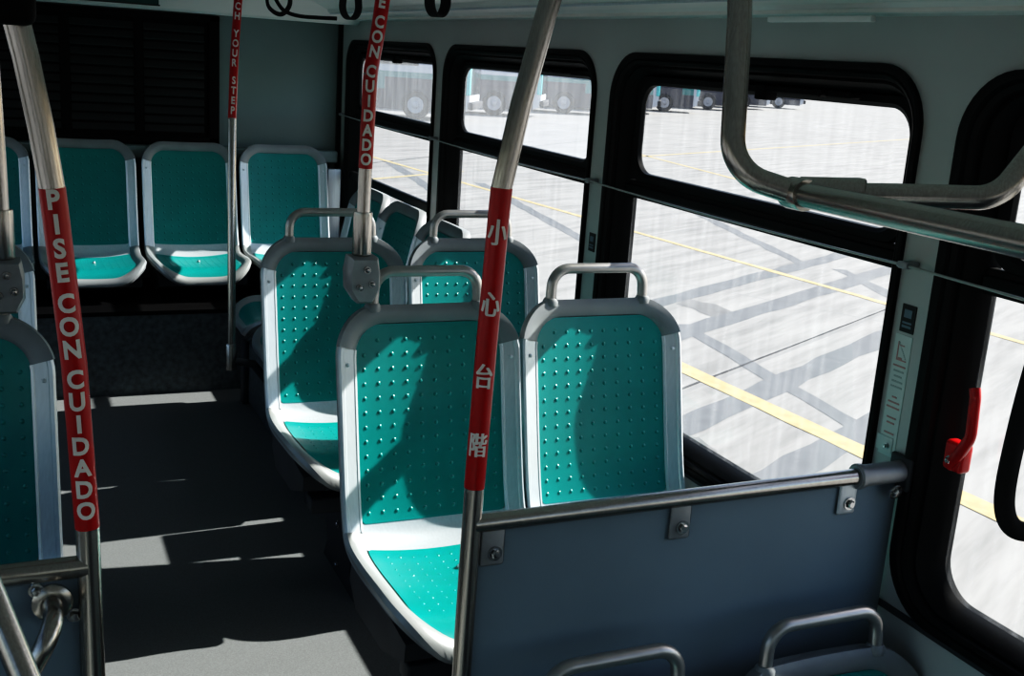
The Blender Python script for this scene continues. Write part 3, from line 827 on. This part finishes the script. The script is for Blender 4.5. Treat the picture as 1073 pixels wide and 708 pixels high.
clamped_pole(-.020, Y1+.068, 'steel pole clamp at the left picture edge on the shaded seat handle', False, -1)

# thin pole before the rear bench
t = thing('thin_pole', 'thin steel pole with small red English warning before the rear bench', 'grab pole', (0, 0, 0))
tp = [(.735, 4.12, -1.19+E), (.738, 4.13, -1.0+E), (.752, 4.22, -.60+E), (.764, 4.28, -.28+E), (.785, 4.36, -.06+E), (.808, 4.42, .14+E), (.83, 4.46, .345+E)]
pl = obj('pole', newtube(tp, .0150, 16), M['steel'], t)
cs = chars_of('WATCH YOUR STEP', .229, .036, .028)
wrap_sticker('warning_sticker', tp, .0150, -.285+E, .27+E, cs, (-.5, -4.2, 0), pl, .037, .80, .0014)
bm = bmesh.new(); lathe(bm, [(0, -.01), (.0205, -.01), (.0205, .085), (.018, .09), (.0152, .09)], (.735, 4.12, -1.205+E), (0, .05, 1), 18)
obj('end_socket', bm, M['steel'], t)
obj('socket_arm', newtube([(.735, 4.12, -1.18+E), (.82, 4.13, -1.20+E), (.872, 4.13, -1.27+E)], .016, 12), M['under'], t)

# ------------------------------------------------------------------ overhead grab rail near the camera
t = thing('overhead_grab_rail', 'thick steel grab rail dropping from the ceiling and forking toward upper right', 'grab rail', (0, 0, 0))
def sight(u, v, d):
    r = CM.transposed() @ Vector(((u-536.5)/1160, (v-354)/1160, 1)); p = r*d; return (p.x, p.y, p.z+E)
J = sight(836, 203, 1.43)
A0 = sight(777, -170, 1.43); A1 = sight(766, 180, 1.43)
obj('drop_pipe', newtube(smooth_path([A0, sight(775, 20, 1.43), A1, J], [.3, .075], 10), .0160, 20), M['steel'], t)
B1 = sight(1045, 208, 1.36); B2 = sight(1092, 150, 1.36)
obj('rear_arm', newtube(smooth_path([J, sight(940, 205, 1.39), B1, B2, sight(1098, -120, 1.36)], [.3, .05, .05], 10), .0155, 20), M['steel'], t)
C1 = sight(1180, 276, .90)
FE = sight(1500, 370, .62)
obj('front_arm', newtube(smooth_path([J, C1, FE, (FE[0], FE[1]-.02, .34+E)], [.2, .075], 10), .0160, 20), M['steel'], t)
bm = bmesh.new()
d = (Vector(sight(950, 226, 1.225))-Vector(J)).normalized()
lathe(bm, [(.016, -.020), (.0200, -.020), (.0210, -.016), (.0210, .016), (.0200, .020), (.016, .020)], Vector(J), d, 22)
e = (Vector(B1)-Vector(J)).normalized()
lathe(bm, [(.0155, .0), (.0192, .002), (.0192, .075), (.0180, .082), (.0155, .084)], Vector(J)+Vector((0, 0, .003)), e, 22)
obj('tee_sleeve', bm, M['steel'], t)

# ------------------------------------------------------------------ stop cord along the window wall
t = thing('stop_cord', 'thin pale stop-request cord strung along the window wall', 'cord', (0, 0, 0))
clips = [5.56, 4.215, 2.857, 1.575, .30, -.99]
pts = []
for a, b in zip(clips[:-1], clips[1:]):
    for k in range(6):
        f = k/6; pts.append((WX-.030, a+(b-a)*f, -.327-.006*math.sin(PI*f)+E))
pts.append((WX-.030, clips[-1], -.327+E))
obj('cord', newtube(pts, .0028, 8), M['cord'], t)
for y in clips:
    bm = newbox(WX-.036, WX-.001, y-.011, y+.011, -.334+E, -.320+E, bev=.003)
    lathe(bm, [(0, -.014), (.006, -.014), (.006, .014), (0, .014)], (WX-.030, y, -.327+E), (0, 1, 0), 10)
    obj('clip', bm, M['clamp'], t)

# ------------------------------------------------------------------ labels, placards, emergency handle on the pillars
t = thing('instruction_sticker', 'tall pale sticker with faded red print on the pillar above the rail end', 'sticker', (WX-.0005, 1.575, -.585+E))
obj('paper', newbox(-.001, .001, -.022, .022, -.125, .120, bev=.0), M['label'], t, smooth=False)
bm = bmesh.new()
def bar(y, z, w_, h_, mi=0): box(bm, -.0022, -.0008, y-w_/2, y+w_/2, z-h_/2, z+h_/2, mi=mi)
# pictogram: a red-outlined box with a tilted pane
bar(.010, .088, .0022, .036); bar(-.002, .070, .026, .0022); bar(.002, .073, .010, .004)
box(bm, -.0022, -.0008, -.006, .006, .098, .100)
for k in range(10):
    y = .008-.0022*k; z = .104-.0032*k; bar(y, z, .0022, .0018, 1)
zz = .058
for wid, mi in ((.032, 0), (.026, 1), (.020, 1), (.028, 1), (.030, 1), None or (.0, 0), (.012, 0), (.030, 0), (.034, 0), (.0, 0), (.024, 0), (.020, 0), (.0, 0), (.026, 0), (.020, 0)):
    if wid: bar(0, zz, wid, .0032, mi)
    zz -= .0105
obj('print', bm, None, t, smooth=False, mats=[M['labelred'], M['labelgrey']])
t = thing('small_placard', 'small dark placard above the pale sticker on the forward pillar', 'placard', (WX-.0005, 1.572, -.432+E), 0, 'dark placards on the pillars')
obj('plate', newbox(-.002, .001, -.018, .018, -.027, .027, bev=.0008), M['placard'], t, smooth=False)
bm = bmesh.new(); box(bm, -.003, -.002, -.010, .010, .002, .018); box(bm, -.003, -.002, -.012, .012, -.018, -.013); box(bm, -.003, -.002, -.012, .012, -.010, -.006)
obj('print', bm, M['panel'], t, smooth=False)
dup(t, (WX-.0005, 2.857, -.508+E), 0, 'small dark placard on the pillar between second and third windows')
t = thing('rail_end_plate', 'small teal-grey plate with a screw on the pillar above the rail socket', 'plate', (WX-.002, 1.582, -.722+E+.035))
obj('plate', newbox(-.002, .001, -.022, .022, -.016, .016, bev=.0015), M['label'], t, smooth=False)
obj('screw', bolt_bm((-.002, -.010, -.002), (-1, 0, 0), .004), M['chrome'], t)

t = thing('emergency_handle', 'red emergency exit lever on the frame of the forward window', 'handle', (0, 0, 0))
bm = newbox(WX-.035, WX-.006, 1.360, 1.405, -.668+E, -.612+E, bev=.008)
obj('mount', bm, M['redplastic'], t)
hp = smooth_path([(WX-.030, 1.39, -.660+E), (WX-.036, 1.362, -.622+E), (WX-.050, 1.335, -.585+E), (WX-.050, 1.340, -.515+E), (WX-.048, 1.346, -.500+E)], [.02, .03, .02], 6)
obj('lever', newtube(hp, .0115, 12, scale=(1.0, .8)), M['redplastic'], t)
obj('pivot', bolt_bm((WX-.036, 1.385, -.648+E), (-1, 0, 0), .006), M['chrome'], t)

# ------------------------------------------------------------------ straps
def strap_loop(name, label, x, y, zb, wd, ht, band, top, rot=0.0, group=None):
    bm = bmesh.new(); n = 26; inner = []; outer_ = []
    path = []
    for k in range(n+1):
        a = PI+PI*k/n
        path.append((wd/2*math.cos(a), ht*.35*math.sin(a)))
    path = [(-wd/2*.25, ht*1.3), (-wd/2*.8, ht*.6)]+path+[(wd/2*.8, ht*.6), (wd/2*.25, ht*1.3)]
    c, s_ = math.cos(rot), math.sin(rot); L = []
    P = [Vector((p[0]*c, p[0]*s_, p[1])) for p in path]
    nrm = Vector((-s_, c, 0))
    prev = None
    for i, p in enumerate(P):
        t_ = (P[min(i+1, len(P)-1)]-P[max(i-1, 0)]).normalized(); o_ = t_.cross(nrm)
        q = [bm.verts.new(Vector((x, y, zb+ht*.35))+p+nrm*sx*band/2+o_*sy*.0018) for sx, sy in ((-1, -1), (1, -1), (1, 1), (-1, 1))]
        if prev:
            for k in range(4): bm.faces.new((prev[k], prev[(k+1) % 4], q[(k+1) % 4], q[k]))
        else: bm.faces.new(q[::-1])
        prev = q
    bm.faces.new(prev)
    # tail up to the ceiling bracket
    box(bm, x-band*.45, x+band*.45, y-.003, y+.003, zb+ht*1.60, top)
    return tag(obj(name, bm, M['webbing']), label, 'strap', group)
def at(u, v, d): return Vector(sight(u, v, d))
p = at(458, 17, 2.0); strap_loop('hanging_strap', 'black hanging strap loop right of the red-banded seat pole', p.x, p.y, p.z, .044, .075, .022, .345+E, .5, 'hanging straps at the ceiling')
p = at(367, 20, 2.6); strap_loop('hanging_strap', 'black hanging strap loop left of the red-banded seat pole', p.x, p.y, p.z, .048, .085, .022, .345+E, .4, 'hanging straps at the ceiling')
bm = bmesh.new()
def px_path(pts, d): return [at(u, v, d) for u, v in pts]
def cr_path(P, n=5):
    out = []
    for i in range(len(P)-1):
        q = [P[max(i-1, 0)], P[i], P[i+1], P[min(i+2, len(P)-1)]]
        for k in range(n): out.append(Vector(cat(*[tuple(v) for v in q], k/n)))
    out.append(P[-1]); return out
tube(bm, cr_path(px_path([(286, -70), (281, -20), (280, 2), (285, 11), (294, 15), (301, 10), (304, 0), (300, -20), (294, -70)], 3.2)), .0085, 8, scale=(.55, 1))
hs = tag(obj('hanging_strap', bm, M['webbing']), 'twisted black hanging strap nearest the thin pole, with loose tail', 'strap', 'hanging straps at the ceiling')
obj('loose_tail', newtube(cr_path(px_path([(284, -40), (287, -8), (293, 6), (301, 13), (315, 17), (334, 18.5), (353, 19.5)], 3.19)), .0055, 8), M['webbing'], hs)

# belt strap hanging in front of the forward window
bm = bmesh.new()
cl = [(1140, -120), (1135, 60), (1118, 290), (1095, 350), (1078, 405), (1064, 460), (1054, 508), (1053, 535), (1060, 551), (1074, 557), (1090, 553), (1102, 530), (1112, 470), (1120, 400), (1134, 290), (1150, 60), (1150, -120)]
P = [at(u, v, 1.62) for u, v in cl]
P = cr_path(P)
tube(bm, P, .0165, 10, scale=(.9, .9))
tag(obj('belt_strap', bm, M['webbing']), 'broad black strap loop hanging before the forward window, cut by right picture edge', 'strap')

# ------------------------------------------------------------------ rear bulkhead: louvred grille, sign
t = thing('louvred_grille', 'large black louvred grille on the rear bulkhead above the bench', 'grille', (0, 0, 0))
x1, x0, z1, z0 = .945, -.75, .105+E, -.512+E
bm = bmesh.new()
box(bm, x0, x1, YR-.012, YR-.001, z0, z1)
obj('backing', bm, M['black'], t, smooth=False)
bm = bmesh.new()
for a, b, c, d in ((x0, x1, z1-.03, z1), (x0, x1, z0, z0+.04), (x1-.05, x1, z0, z1), (x0, x0+.05, z0, z1)): box(bm, a, b, YR-.03, YR-.012, c, d, bev=.004)
mull = [x1-.05-.325*k for k in range(1, 5)]
for m_ in mull: box(bm, m_-.02, m_+.02, YR-.028, YR-.012, z0, z1, bev=.003)
obj('frame', bm, M['black'], t)
bm = bmesh.new()
edges = [x1-.05]+mull
for a in edges:
    for k in range(12):
        zc = z0+.075+k*.043
        v = [bm.verts.new(q) for q in ((a-.30, YR-.014, zc+.018), (a-.022, YR-.014, zc+.018), (a-.022, YR-.03, zc-.010), (a-.30, YR-.03, zc-.010))]
        v2 = [bm.verts.new(q.co+Vector((0, .003, -.004))) for q in v]
        bm.faces.new(v); bm.faces.new(v2[::-1])
        for i in range(4): bm.faces.new((v[i], v2[i], v2[(i+1) % 4], v[(i+1) % 4]))
obj('louvres', bm, mat('grille_louvre', (.022, .024, .025), .5), t, smooth=False)
t = thing('teal_sign', 'dark teal sign board on the soffit over the grille, cut by the top edge', 'sign', (0, 0, 0))
obj('board', newbox(.05, .625, 5.305, 5.315, .128+E, .26+E), M['sign'], t, smooth=False)
bm = bmesh.new(); box(bm, .045, .63, 5.303, 5.312, .124+E, .130+E); obj('edge', bm, M['placard'], t, smooth=False)
# pale lamp strip in the cove
tag(obj('cove_plate', newbox(1.478, 1.492, 1.70, 2.02, .112+E, .124+E, bev=.003), M['ceil']), 'short pale plate fixed under the ceiling cove above third window', 'plate')
